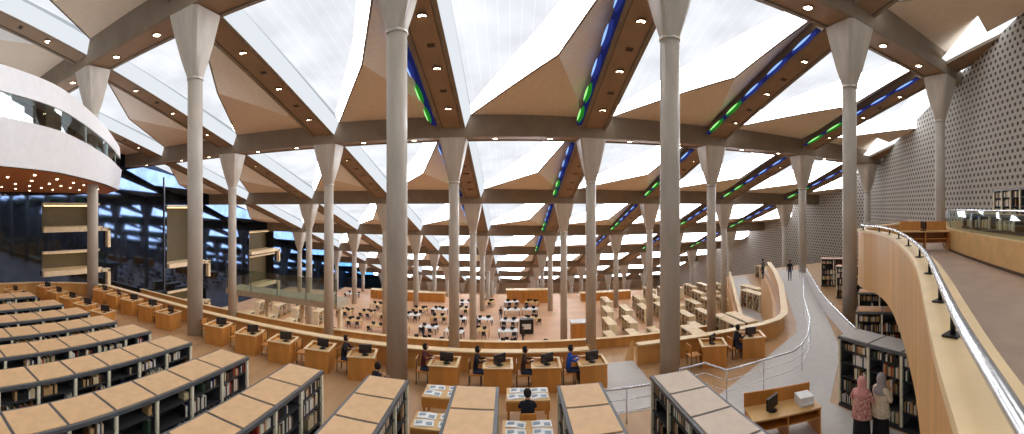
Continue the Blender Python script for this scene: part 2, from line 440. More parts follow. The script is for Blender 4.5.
# ------------------------------------------------------------------ walls
# black wall on the left, with niches
ny = [(16.3, 23.2), (33.3, 39.6), (50.4, 57.4)]
holes = []
for i, (a, b) in enumerate(ny):
    zz = [(4.0, 6.3), (-.6, 1.2)] if i == 0 else ([(-1.1, 6.1), (-6.5, -4.9)] if i == 1 else [(-.9, 2.1), (-6.4, -1.9)])
    for z0, z1 in zz: holes.append((a, b, z0, z1))
ybr = sorted({-6., YEND} | {h[0] for h in holes} | {h[1] for h in holes})
wall = MB()
for i in range(len(ybr)-1):
    a, b = ybr[i], ybr[i+1]
    zh = sorted([h for h in holes if h[0] == a], key=lambda h: h[2])
    z = ZE-1
    for h in zh + [None]:
        if h is None:
            wall.face([(XL, a, z), (XL, b, z), (XL, b, R(b)+.4), (XL, a, R(a)+.4)])
        else:
            wall.face([(XL, a, z), (XL, b, z), (XL, b, h[2]), (XL, a, h[2])]); z = h[3]
struct(wall.build('wall_left', M['black_granite']))
for a, b, z0, z1 in holes:
    t = struct(MB().build('window_%d' % (NW+1), M['olive'])); NW += 1
    n = MB(); d = 1.6
    n.face([(XL-d, a, z0), (XL-d, b, z0), (XL-d, b, z1), (XL-d, a, z1)]); n.face([(XL, a, z1), (XL-d, a, z1), (XL-d, b, z1), (XL, b, z1)], 1)
    n.face([(XL, a, z0), (XL-d, a, z0), (XL-d, a, z1), (XL, a, z1)]); n.face([(XL, b, z0), (XL-d, b, z0), (XL-d, b, z1), (XL, b, z1)], 2)
    n.build('reveal', [M['olive'], M['cream'], M['granite_dark']], t)
    MB().box(XL-.9, XL-.6, a+.6, b-.6, z1-.12, z1-.02).build('lamp', M['niche_lamp'], t)
    MB().box(XL-d, XL+.5, a, b+.2, z0-.55, z0).build('sill', M['cream'], t)
    MB().box(XL-d, XL+.25, a, b, z1, z1+.25).build('head', M['cream'], t)
    MB().box(XL, XL+.5, b+.9, b+1.3, z0-2.4, z0-.3).build('trim', M['cream'], t)
    MB().box(XL, XL+.5, b-.0, b+1.3, z0-.55, z0-.2).build('trim', M['cream'], t)
struct(MB().box(XL, XL+.15, 32.75, 32.85, ZB, R(32.8)-.6).build('trim_1', M['shelf_grey']))
# right wall: dotted, in two straight parts
def dotwall(name, a, b):
    d = Vector((b[0]-a[0], b[1]-a[1])); L = d.length; ang = atan2(d.y, d.x)
    ra, rb = R(a[1])+.35, R(b[1])+.35; z0 = ZE-1
    mb = MB(); mb.hexa([(0, -.3, 0), (L, -.3, 0), (L, 0, 0), (0, 0, 0)], [(0, -.3, ra-z0), (L, -.3, rb-z0), (L, 0, rb-z0), (0, 0, ra-z0)])
    return struct(mb.build(name, M['wall_holes'], None, (a[0], a[1], z0), ang))
dotwall('wall_right', WN, WC)
dotwall('wall_right', (WC[0]+1.2, WC[1]), WF)
struct(MB().box(WC[0]-.2, WC[0]+1.3, WC[1]-.1, WC[1]+.3, ZB, R(WC[1])-.5).build('trim_2', M['beam_dark']))
struct(MB().box(XL, 46, YEND, YEND+.3, ZE-1, R(YEND)+.5).build('wall_back', M['wall_back']))

# skylight strip along the head of the dotted wall
NW += 1
wl_ = [(WN[0]+(WC[0]-WN[0])*t, WN[1]+(WC[1]-WN[1])*t) for t in [i/24 for i in range(1, 24)]]
wi_ = along(wl_, -2.6)
mb = MB()
for i in range(len(wl_)-1):
    mb.face([(wl_[i][0], wl_[i][1], R(wl_[i][1])-.7), (wl_[i+1][0], wl_[i+1][1], R(wl_[i+1][1])-.7), (wi_[i+1][0], wi_[i+1][1], R(wi_[i+1][1])-.7), (wi_[i][0], wi_[i][1], R(wi_[i][1])-.7)])
struct(mb.build('window_%d' % NW, M['edge_glass']))
# ------------------------------------------------------------------ white balcony on the left
out = [(-12.9, .5), (-14.4, 4.2), (-16.0, 7.3), (-18.0, 9.6), (-20.3, 11.9), (-22.4, 13.9), (-24.6, 15.8), (-27.0, 17.8), (-29.8, 20.1)]
def smooth_line(pts, n=5):
    o = []
    for i in range(len(pts)-1):
        p0, p1, p2, p3 = [Vector(pts[min(max(j, 0), len(pts)-1)]) for j in (i-1, i, i+1, i+2)]
        for q in range(n):
            t = q/n; o.append(tuple(.5*((2*p1)+(p2-p0)*t+(2*p0-5*p1+4*p2-p3)*t*t+(3*p1-p0-3*p2+p3)*t**3)))
    o.append(tuple(pts[-1])); return o
ol = smooth_line(out)
bal = thing('balcony', 'white curved balcony with a window band and warm lit underside on the left wall', 'balcony', (-33, 10, 7.6)); bal['kind'] = 'thing'
BO = Vector((-33, 10)); ll = [(p[0]-BO.x, p[1]-BO.y) for p in ol]
def skirt(name, z0, z1, o0, o1, m, th=.25):
    a0, a1 = along(ll, o0), along(ll, o1); b0 = along(ll, o0-th); b1 = along(ll, o1-th)
    mb = MB(); mb.rings([[(a0[i][0], a0[i][1], z0), (a1[i][0], a1[i][1], z1), (b1[i][0], b1[i][1], z1), (b0[i][0], b0[i][1], z0)] for i in range(len(ll))], 0, False)
    return mb.build(name, m, bal)
back = [(XL+.55-BO.x, 24-BO.y), (XL+.55-BO.x, .5-BO.y)]
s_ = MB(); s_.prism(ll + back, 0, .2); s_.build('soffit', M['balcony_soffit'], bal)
skirt('lower_band', 0., 1.8, 0, .25, M['white'])
skirt('upper_band', 2.8, 3.85, .15, 0.05, M['white'])
inn = along(ll, -1.6)
mb = MB()
for i in range(len(inn)-1): mb.face([(*inn[i], .2), (*inn[i+1], .2), (*inn[i+1], 3.6), (*inn[i], 3.6)])
mb.build('inner_wall', M['dark_glass'], bal)
g_ = skirt('glass_band', 1.8, 2.8, .1, .1, M['glass'], .03)
mb = MB(); mb.prism(along(ll, -.2) + back, 3.3, 3.5); mb.build('roof_slab', M['white'], bal)
for i in (6, 17, 27, 35):
    q = along(ll, .02)[i]; MB().box(q[0]-.05, q[0]+.05, q[1]-.05, q[1]+.05, 1.8, 2.8).build('mullion', M['white'], bal)
q0, q1 = along(ll, -.7)[20], along(ll, -.4)[27]
mb = MB(); mb.hexa([(q0[0], q0[1], 1.75), (q1[0], q1[1], 1.75), (q1[0]-.1, q1[1]+.1, 1.75), (q0[0]-.1, q0[1]+.1, 1.75)], [(q0[0]-.9, q0[1]-.2, 2.75), (q1[0], q1[1], 2.5), (q1[0]-.1, q1[1]+.1, 2.5), (q0[0]-1., q0[1]-.1, 2.75)]); mb.build('inner_screen', M['white'], bal)
sl = MB().lathe([(.06, 0), (.065, -.03), (.02, -.035)], 10).build('spotlight', M['lamp'])
f1 = True
for j, off in enumerate((-1.6, -3.4, -5.6, -8.)):
    for i in range(2+j % 2, len(ll), 5):
        q = along(ll, off)[i]
        if q[0]+BO.x < XL+1.2: continue
        o = sl if f1 else dup(sl); f1 = False
        o.location = (q[0]+BO.x, q[1]+BO.y, 7.6); tag(o, 'tiny bright spotlight set in the brown underside of the white balcony', 'ceiling light', 'spotlights under the white balcony')

# ------------------------------------------------------------------ upper walkway on the right
rail_pts = [(-.5, -.75), (.3, -.2), (1.05, .31), (1.9, .91), (2.85, 1.54), (4.0, 2.3), (5.26, 3.2), (7.2, 4.75), (9.0, 6.35), (10.05, 7.6), (10.6, 8.7), (11.6, 9.6), (13.2, 10.3), (16.5, 11.4), (20.5, 13.)]
rl = smooth_line(rail_pts, 4)
inner = [(5.6, -1.6), (7.2, .6), (9.2, 2.7), (13.8, 7.0), (17.0, 9.), (21.8, 11.5)]
il = smooth_line(inner, 3)
struct(MB().prism(along(rl, .0) + il[::-1], ZU-.3, ZU).build('floor_upper', M['floor_walk']))
wk = thing('walkway_parapet', 'beech parapet with pale ledge below the steel rail beside the upper walkway', 'parapet', (0, 0, ZU-.3))
ribbon(rl, -.1, .16, -.75, 1.12).build('board', M['wood_face'], wk)
ribbon(rl, -.13, .2, 1.12, 1.19).build('ledge', M['wood_edge'], wk)
hr = thing('handrail', 'thick polished steel handrail on short posts above the upper walkway parapet', 'handrail', (0, 0, ZU+.892))
MB().tube([(p[0], p[1], .16) for p in along(rl, .0)], .032, 12).build('rail', M['steel'], hr)
for i in (8, 13, 16, 20, 24, 27, 30, 33, 36, 40, 44):
    p = along(rl, .0)[i]
    q = MB(); q.tube([(p[0], p[1], .16), (p[0], p[1], -.0)], .018, 8); q.box(p[0]-.05, p[0]+.05, p[1]-.05, p[1]+.05, 0, .012); q.build('post', M['black'], hr)
# raised level behind the walkway with its wooden front, glass rail and bookcases
struct(MB().prism(il + [(right_wall_x(12.5), 12.5), (right_wall_x(7), 7), WN, (10, -2)], ZU, ZU+.8).build('floor_raised', M['wood_pale']))
struct(ribbon(il, -.02, .0, ZU, ZU+.82).build('wall_walkway', M['wood_pale']))
struct(ribbon(il, -.06, -.02, ZU, ZU+.07).build('baseboard_walkway', M['beam_dark']))
gr = thing('glass_rail', 'glass balustrade with a steel top rail on the raised level by the dotted wall', 'railing', (0, 0, ZU+.82))
ribbon(il, .2, .22, 0, .72).build('glass_panel', M['glass'], gr)
MB().tube([(p[0], p[1], .75) for p in along(il, .21)], .03, 8).build('rail', M['steel'], gr)
for i in range(0, len(il), 2):
    p = along(il, .21)[i]; MB().tube([(p[0], p[1], 0), (p[0], p[1], .75)], .02, 6).build('post', M['steel'], gr)

# ------------------------------------------------------------------ bookcases
def bookcase(label, loc, length, rz=0., w=.92, h=2.1, group=None, top='shelf_top', bays=None, name='bookcase', pale=False):
    dm = M['wood_pale'] if pale else M['shelf_dark']; gm = M['post'] if pale else M['shelf_grey']
    """runs along its own +Y from loc; returns the root"""
    t = thing(name, label, 'bookcase', loc, rz, group)
    n = bays or max(2, round(length/.97)); bl = length/n; hw = w/2
    MB().box(-hw, hw, 0, length, 0, .1).build('plinth', dm, t)
    f = MB(); f.box(-hw-.02, hw+.02, -.02, length+.02, h-.08, h)
    f.build('top_frame', gm, t)
    tp = None
    for i in range(n):
        if tp is None: tp = MB().box(-hw+.05, hw-.05, .035, bl-.035, 0, .018).build('top_panel', M[top], t, (0, i*bl, h)); 
        else:
            o = tp.copy(); C.objects.link(o); o.location = (0, i*bl, h)
    MB().box(-.02, .02, .03, length-.03, .1, h-.08).build('back_panel', dm, t)
    dv = ps = None
    for i in range(n+1):
        y = min(max(i*bl, .02), length-.02)
        if dv is None:
            dv = MB().box(-hw+.04, hw-.04, -.015, .015, 0, h-.18).build('divider', gm, t, (0, y, .1))
            ps = MB().box(-.03, .03, -.035, .035, 0, h-.18).build('upright', M['post'], t, (-hw+.02, y, .1))
            o = ps.copy(); C.objects.link(o); o.location = (hw-.02, y, .1)
        else:
            o = dv.copy(); C.objects.link(o); o.location = (0, y, .1)
            for s in (-1, 1):
                o = ps.copy(); C.objects.link(o); o.location = (s*(hw-.02), y, .1)
    sh = None
    for z in (.5, .92, 1.34, 1.72):
        if z > h-.3: continue
        for s in (-1, 1):
            if sh is None: sh = MB().box(-hw/2+.02, hw/2-.02, .02, length-.02, -.012, .012).build('shelf', dm, t, (s*hw/2, 0, z))
            else: o = sh.copy(); C.objects.link(o); o.location = (s*hw/2, 0, z)
    return t

book_candidates = []
LEVELS = (.115, .515, .935, 1.355, 1.735)
def fill(root_loc, rz, length, w, side, fullness, label, group, levels=LEVELS, cap=2.0, n=None):
    n = n or max(2, round(length/.97)); bl = length/n; hw = w/2
    cr, sr = cos(rz), sin(rz)
    for b in range(n):
        for li, z in enumerate(levels):
            hmax = min((levels[li+1] if li+1 < len(levels) else cap)-z-.05, .34)
            if hmax < .16: continue
            y = b*bl+.06
            if random.random() > fullness: y += bl*random.choice((.35, .55, .75))
            end = (b+1)*bl-.06
            if random.random() < .35: end -= bl*random.uniform(.1, .45)
            base = random.choice((0, 1, 4, 5, 5, 7))
            while y < end-.03:
                th = random.uniform(.025, .06); hh = hmax*random.uniform(.68, .98); dd = random.uniform(.17, .23)
                if y+th > end: break
                ci = base if random.random() < .35 else random.choice((0, 0, 0, 1, 1, 2, 3, 4, 4, 5, 5, 5, 6, 7, 7))
                lx, ly = side*(hw-.06-dd/2), y+th/2
                X = root_loc[0]+lx*cr-ly*sr; Y = root_loc[1]+lx*sr+ly*cr
                book_candidates.append((X, Y, root_loc[2]+z, rz, side, th, hh, dd, ci, label, group))
                y += th+.003
CASES = []
WORDX = ['nearest left of the middle', 'second left of the middle', 'third left of the middle', 'fourth left of the middle', 'fifth left of the middle', 'sixth left of the middle', 'seventh left of the middle', 'eighth left of the middle', 'ninth left of the middle']
lefts = [(-2.76, 8.75, 1.0), (-4.8, 8.55, .5), (-6.85, 8.3, .2), (-8.75, 8.1, -.3), (-10.4, 7.9, -.6), (-11.9, 7.6, -.8), (-13.4, 7.4, -1), (-15.0, 7.1, -1.), (-16.9, 6.7, -1.)]
for i, (x, y1, y0) in enumerate(lefts):
    n = round((y1-y0)/.97); lab = 'long grey bookcase with tan top panels, %s' % WORDX[i]
    CASES.append((bookcase(lab, (x, y0, ZA), y1-y0, bays=n, w=.95), x))
    fill((x, y0, ZA), 0, y1-y0, .95, 1, .55, 'book on the shelves of the grey bookcase %s' % WORDX[i], 'books on the bookcase %s' % WORDX[i], n=n)
for x, lab in ((-.73, 'grey bookcase with tan top panels in the middle, between the two newspaper tables'), (1.52, 'grey bookcase with tan top panels just right of the middle, by the short railing'), (3.68, 'wide grey bookcase with pale top panels left of the wooden study desk')):
    bookcase(lab, (x, 1.6, ZA), 7.1, bays=7, w=.95, top='shelf_pale' if x > 3 else 'shelf_top')
    if x > 0: fill((x, 1.6, ZA), 0, 7.1, .95, -1, .8, 'book on the lit side of the %s' % ('bookcase with pale top left of the study desk' if x > 3 else 'bookcase right of the middle'), 'books on the bookcase at %s' % ('the study desk' if x > 3 else 'the railing'), n=7)
    else: fill((x, 1.6, ZA), 0, 7.1, .95, 1, .5, 'book on the side of the bookcase in the middle', 'books on the middle bookcase', n=7)
bookcase('dark bookcase full of books that the two women stand facing', (9.4, 2.6, ZA), 5.7, bays=5, w=.95, top='floor_grey')
fill((9.4, 2.6, ZA), 0, 5.7, .95, -1, .85, 'book on the bookcase that the two women face', 'books on the bookcase behind the women', n=5)
for j, (th, rho, n) in enumerate(((.962, 15.4, 3), (.95, 18.8, 3), (.915, 22.6, 3), (.87, 27., 3), (.825, 31., 3))):
    ang = -pi/2-th; L_ = n*.97
    l0 = (rho*sin(th)-cos(th)*L_/2, rho*cos(th)+sin(th)*L_/2, ZA)
    w_ = ('nearest the rail', 'second from the rail', 'third from the rail', 'fourth, behind the column', 'furthest, by the walkway end')[j]
    bookcase('brown bookcase crammed with books below the upper walkway, %s' % w_, l0, L_, rz=ang, bays=n, top='wood')
    fill(l0, ang, L_, .92, 1, .95, 'book on the brown bookcase below the upper walkway, %s' % w_, 'books below the walkway, %s' % w_, n=n)
# raised level: low cases behind the glass rail and a tall one
an2 = atan2(4.8, 4.6)-pi/2
bookcase('low bookcase of pale files behind the glass balustrade by the dotted wall', (11.65, 2.9, ZU+.8), 5.4, rz=an2, h=.62, bays=6)
fill((11.65, 2.9, ZU+.8), an2, 5.4, .92, -1, .9, 'file on the low bookcase behind the glass balustrade', 'files behind the glass balustrade', LEVELS[:1], .58, 6)
bookcase('dark round-topped bookcase on the raised level before the dotted wall', (16.6, 4.2, ZU+.8), 3.6, rz=an2, h=1.75, bays=4, top='wood')
fill((16.6, 4.2, ZU+.8), an2, 3.6, .92, -1, .95, 'book on the dark bookcase on the raised level', 'books on the raised dark bookcase', LEVELS[:4], 1.7, 4)

# ------------------------------------------------------------------ terrace desks with monitors
def make_desk(label, loc, rz=0):
    t = thing('computer_desk', label, 'desk', loc, rz, 'wooden computer desks along the parapet')
    MB().box(-.46, .46, -.44, -.40, 0, .8).build('front_panel', M['wood'], t)
    MB().box(-.46, -.42, -.40, .40, .63, .8).build('side_panel', M['wood'], t)
    MB().box(.42, .46, -.40, .40, 0, .8).build('side_panel', M['wood'], t)
    MB().box(-.46, .46, .40, .44, 0, .8).build('back_panel', M['wood'], t)
    MB().box(-.42, .42, -.40, .40, .68, .71).build('desktop', M['wood_pale'], t)
    r = MB()
    for q in ((-.5, .5, -.48, -.4), (-.5, -.41, -.4, .42), (.41, .5, -.4, .42), (-.5, .5, .4, .48)): r.box(*q, .8, .83)
    r.build('rim', M['wood_edge'], t)
    return t
def make_monitor(label, loc, rz=0, group='black monitors on the terrace desks'):
    t = thing('monitor', label, 'monitor', loc, rz, group)
    b = MB(); b.lathe([(.13, 0), (.13, .015), (.03, .03), (.025, .12)], 12); b.build('stand', M['black'], t)
    MB().box(-.23, .23, -.03, .03, .07, .37).build('housing', M['black'], t)
    MB().box(-.21, .21, -.036, -.03, .09, .35).build('screen', M['screen'], t)
    return t
def make_keyboard(label, loc, rz=0):
    o = MB().box(-.22, .22, -.07, .07, 0, .025); o.box(-.2, .2, -.055, .055, .025, .03)
    k = o.build('keyboard', M['black'], None, loc, rz); return tag(k, label, 'keyboard', 'keyboards on the terrace desks')
def make_chair(label, loc, rz=0, group=None, color='wood'):
    t = thing('chair', label, 'chair', loc, rz, group)
    MB().box(-.22, .22, -.22, .22, .42, .46).build('seat', M[color], t)
    MB().box(-.21, .21, -.23, -.2, .58, .86).build('backrest', M[color], t)
    for sx in (-1, 1):
        for sy in (-1, 1):
            MB().tube([(sx*.2, sy*.2, 0), (sx*.19, sy*.19, .86 if sy < 0 else .42)], .016, 6).build('leg', M['black'], t)
    return t
ltx = [-5.15, -6.85, -8.5, -10.15, -11.9, -15.1, -16.8, -18.5, -20.05, -21.65]
mids = [-2.2, -.4, 1.2, 2.75]; rts = [7.5, 9.3]
def desk_words(x):
    if x in ltx: return 'the %s left of the thick central column' % ORD[ltx.index(x)]
    if x in mids: return 'the %s right of the thick central column' % ORD[mids.index(x)]
    return 'the %s right of the stair gap' % ORD[rts.index(x)]
dproto = mproto = kproto = cproto = None
DY = 13.35
for x in ltx + mids + rts:
    wd = desk_words(x); rz = random.uniform(-.05, .05)
    if x < -4: rz += .18
    if x > 5: rz -= .3
    loc = (x, DY if x < 5 else 13.5, ZA)
    if x in (-15.1, -24.6): loc = (x, DY-.2, ZA)
    ld = 'boxy orange wooden computer desk by the parapet, %s' % wd
    if dproto is None: dproto = make_desk(ld, loc, rz)
    else: dup(dproto, None, loc, rz, ld)
    lm = 'black monitor on a wooden desk, %s' % wd
    ml = (loc[0]+.05, loc[1]+.12, .713)
    if mproto is None: mproto = make_monitor(lm, ml, .35)
    else: dup(mproto, None, ml, random.uniform(-.5, .9), lm)
    lk = 'black keyboard on a wooden desk, %s' % wd
    kl = (loc[0]-.11*cos(rz)+.2*sin(rz), loc[1]-.11*sin(rz)-.2*cos(rz), .713)
    if kproto is None: kproto = make_keyboard(lk, kl, rz)
    else: dup(kproto, None, kl, rz, lk)
    lc = 'wooden chair beside a desk, %s' % wd
    cl = (loc[0]-.77, loc[1]+.1, ZA)
    if cproto is None: cproto = make_chair(lc, cl, -pi/2, 'chairs at the terrace desks')
    else: dup(cproto, None, cl, -pi/2, lc)
    if x in mids + rts:
        p = MB().box(-.12, .12, -.1, .1, 0, .012).build('paper', M['paper'], None, (loc[0]+.27*cos(rz)+.25*sin(rz), loc[1]+.27*sin(rz)-.25*cos(rz), .713), rz)
        tag(p, 'white sheet of paper on a wooden desk, %s' % wd, 'paper', 'papers on the terrace desks')

i = 0
for y, xs in ((10.6, (-17.2, -19., -20.8, -22.6, -24.4)), (8.2, (-20.4, -22.2, -24.0))):
    for x in xs:
        wd = '%s from the bookcases, %s row before the black wall' % (ORD[xs.index(x)], 'rear' if y > 9 else 'front')
        dup(dproto, None, (x, y, ZA), .25, 'boxy wooden computer desk, %s' % wd)
        dup(mproto, None, (x+.05, y+.12, .713), random.uniform(0, .8), 'black monitor on a desk, %s' % wd)
        dup(cproto, None, (x-.84, y+.1, ZA), -pi/2, 'wooden chair at a desk, %s' % wd)
        i += 1
# newspaper tables between the bookcase ends
def news_table(label, loc, lab2, w=1.2, d=.8):
    t = thing('reading_table', label, 'table', loc)
    MB().box(-w/2, w/2, -d/2, d/2, .7, .74).build('table_top', M['wood_pale'], t)
    MB().box(-w/2, w/2, -d/2, -d/2+.04, .45, .7).build('apron', M['wood'], t)
    for sx in (-1, 1):
        for sy in (-1, 1): MB().box(sx*(w/2-.06)-.03, sx*(w/2-.06)+.03, sy*(d/2-.07)-.03, sy*(d/2-.07)+.03, 0, .7).build('leg', M['wood'], t)
    for i in range(4):
        px = -w/2+.2+(i % 2)*.62+random.uniform(-.04, .04); py = -.17+(i//2)*.36
        o = MB()
        o.hexa([(-.24, -.14, 0), (0, -.14, 0), (0, .14, 0), (-.24, .14, 0)], [(-.24, -.14, .015), (0, -.14, .035), (0, .14, .035), (-.24, .14, .015)])
        o.hexa([(0, -.14, 0), (.24, -.14, 0), (.24, .14, 0), (0, .14, 0)], [(0, -.14, .035), (.24, -.14, .015), (.24, .14, .015), (0, .14, .035)])
        o.box(-.2, -.04, -.03, .08, .0, .036, 1); o.box(.05, .2, -.1, .02, 0, .036, 1)
        n = o.build('newspaper', [M['paper'], M['paper_blue']], None, (loc[0]+px+.1, loc[1]+py, .74), random.uniform(-.2, .2))
        tag(n, 'open white newspaper lying on the %s' % lab2, 'newspaper', 'newspapers on the %s' % lab2)
news_table('pale reading table with newspapers behind the bookcases left of the middle, nearer one', (-1.78, 9.7, ZA), 'nearer left reading table')
news_table('pale reading table with newspapers before the desk left of the middle, further one', (-1.85, 11.3, ZA), 'further left reading table')
news_table('pale reading table with newspapers behind the bookcases right of the middle, nearer one', (.42, 9.5, ZA), 'nearer right reading table')
news_table('pale reading table with newspapers right of the middle, further one', (.5, 11.3, ZA), 'further right reading table')

# study desk with computer on the right
sd = thing('study_desk', 'large wooden double study desk beside the grey floor strip', 'desk', (6.62, 8.15, ZA), -.3)
MB().box(-.95, .95, -.4, .4, .72, .76).build('desktop', M['wood_pale'], sd)
for x in (-.93, -.02, .89): MB().box(x, x+.04, -.38, .4, 0, .72).build('side_panel', M['wood'], sd)
MB().box(-.93, .93, .36, .4, .25, .72).build('modesty_panel', M['wood'], sd)
MB().box(-.95, .95, .36, .4, .76, 1.12).build('back_screen', M['wood'], sd)
for x in (-.89, .02): MB().box(x, x+.87, -.34, .36, .45, .48).build('shelf', M['wood'], sd)
mm = dup(mproto, None, (6.3, 8.2, .763), -2.8, 'black monitor on the large study desk by the grey floor'); mm['group'] = 'study desk items'
pr = MB().box(-.2, .2, -.2, .2, 0, .24); pr.box(-.17, .17, -.24, -.2, .05, .08)
tag(pr.build('printer', M['paper'], None, (7.2, 7.96, .763), -.3), 'small white printer on the right end of the study desk', 'printer')
tw = MB().box(-.1, .1, -.22, .22, 0, .42); tag(tw.build('computer_tower', M['black'], None, (7.25, 8.1, .48+.0), -.42), 'black computer tower under the study desk top', 'computer') if False else None

sd2 = dup(sd, None, (13.5, 8.0, ZU), -.9, 'brown desk standing at the far end of the upper walkway')
dup(mproto, None, (13.35, 7.95, ZU+.763), -2.2, 'black monitor on the desk at the far end of the upper walkway', 'walkway desk items')
cp = thing('copier', 'large dark copying machine standing on the lower floor in the middle', 'copier', (1.9, 46.2, ZC))
MB().box(-.8, .8, -.4, .4, .1, 1.7).build('body', M['black'], cp); MB().box(-.5, .5, -.42, -.4, .6, 1.2).build('screen', M['paper'], cp); MB().box(-.7, .7, -.35, .35, 0, .1).build('foot', M['shelf_grey'], cp)
# ------------------------------------------------------------------ railings on the terrace
def railing(label, pts, z, h=1.0, mid=True, post_every=1.3, curve=False):
    ln = smooth_line(pts, 5) if curve else pts
    b = ln[0]; t = thing('railing', label, 'railing', (b[0], b[1], z))
    lp = [(p[0]-b[0], p[1]-b[1]) for p in ln]
    MB().tube([(p[0], p[1], h) for p in lp], .036, 8).build('top_rail', M['steel'], t)
    if mid:
        for q in (.35, .68): MB().tube([(p[0], p[1], h*q) for p in lp], .014, 6).build('mid_rail', M['steel'], t)
    acc = 99
    for i, p in enumerate(lp):
        if i: acc += hypot(p[0]-lp[i-1][0], p[1]-lp[i-1][1])
        if acc >= post_every or i == len(lp)-1:
            MB().tube([(p[0], p[1], 0), (p[0], p[1], h)], .02, 6).build('post', M['steel'], t); acc = 0
railing('short steel railing beside the bookcase right of the middle', [(2.25, 10.65), (3.2, 10.65), (4.1, 10.65)], ZA, post_every=.9)
railing('steel railing bending round the pale floor before the right-hand desks', [(5.1, 11.3), (6.05, 11.4), (6.35, 10.55), (7.8, 10.6), (9.1, 10.6), (9.8, 10.95), (10.7, 11.6), (12.3, 13.2), (15., 16.6), (18.5, 20.5), (22.8, 25.8)], ZA)

wp = thing('balustrade', 'white curved balustrade panel along the grey walkway below the brown bookcases', 'balustrade', (12.4, 10.2, ZA))
wl = smooth_line([(0, 0), (1.0, 1.6), (3.7, 5.8), (7.4, 10.8), (11., 15.4)], 4)
ribbon(wl, -.02, .02, .1, .82).build('panel', M['white'], wp)
MB().tube([(p[0], p[1], .9) for p in wl], .04, 8).build('rail', M['steel'], wp)
for i in range(0, len(wl), 4): MB().tube([(wl[i][0], wl[i][1], 0), (wl[i][0], wl[i][1], .9)], .025, 6).build('post', M['steel'], wp)
# glass screened mezzanine before the black wall
mz = thing('mezzanine', 'pale slab with a greenish glass screen standing before the black wall', 'mezzanine', (-20.5, 32.4, ZC)); mz['kind'] = 'thing'
zz = -2.8-ZC
MB().box(-6.5, 6., -1.0, 1.6, zz, zz+.55).build('slab', M['slab'], mz)
MB().box(-6.5, 6., -.98, -.94, zz+.55, zz+2.6).build('glass_screen', M['glass_green'], mz)
for x in (-6.2, -2.2, 1.8, 5.7): MB().tube([(x, .3, 0), (x, .3, zz)], .22, 14).build('post', M['cream'], mz)
for x in (-6.4, -3.3, -.2, 2.9, 5.9): MB().box(x-.03, x+.03, -1, -.92, zz+.55, zz+2.6).build('mullion', M['shelf_grey'], mz)

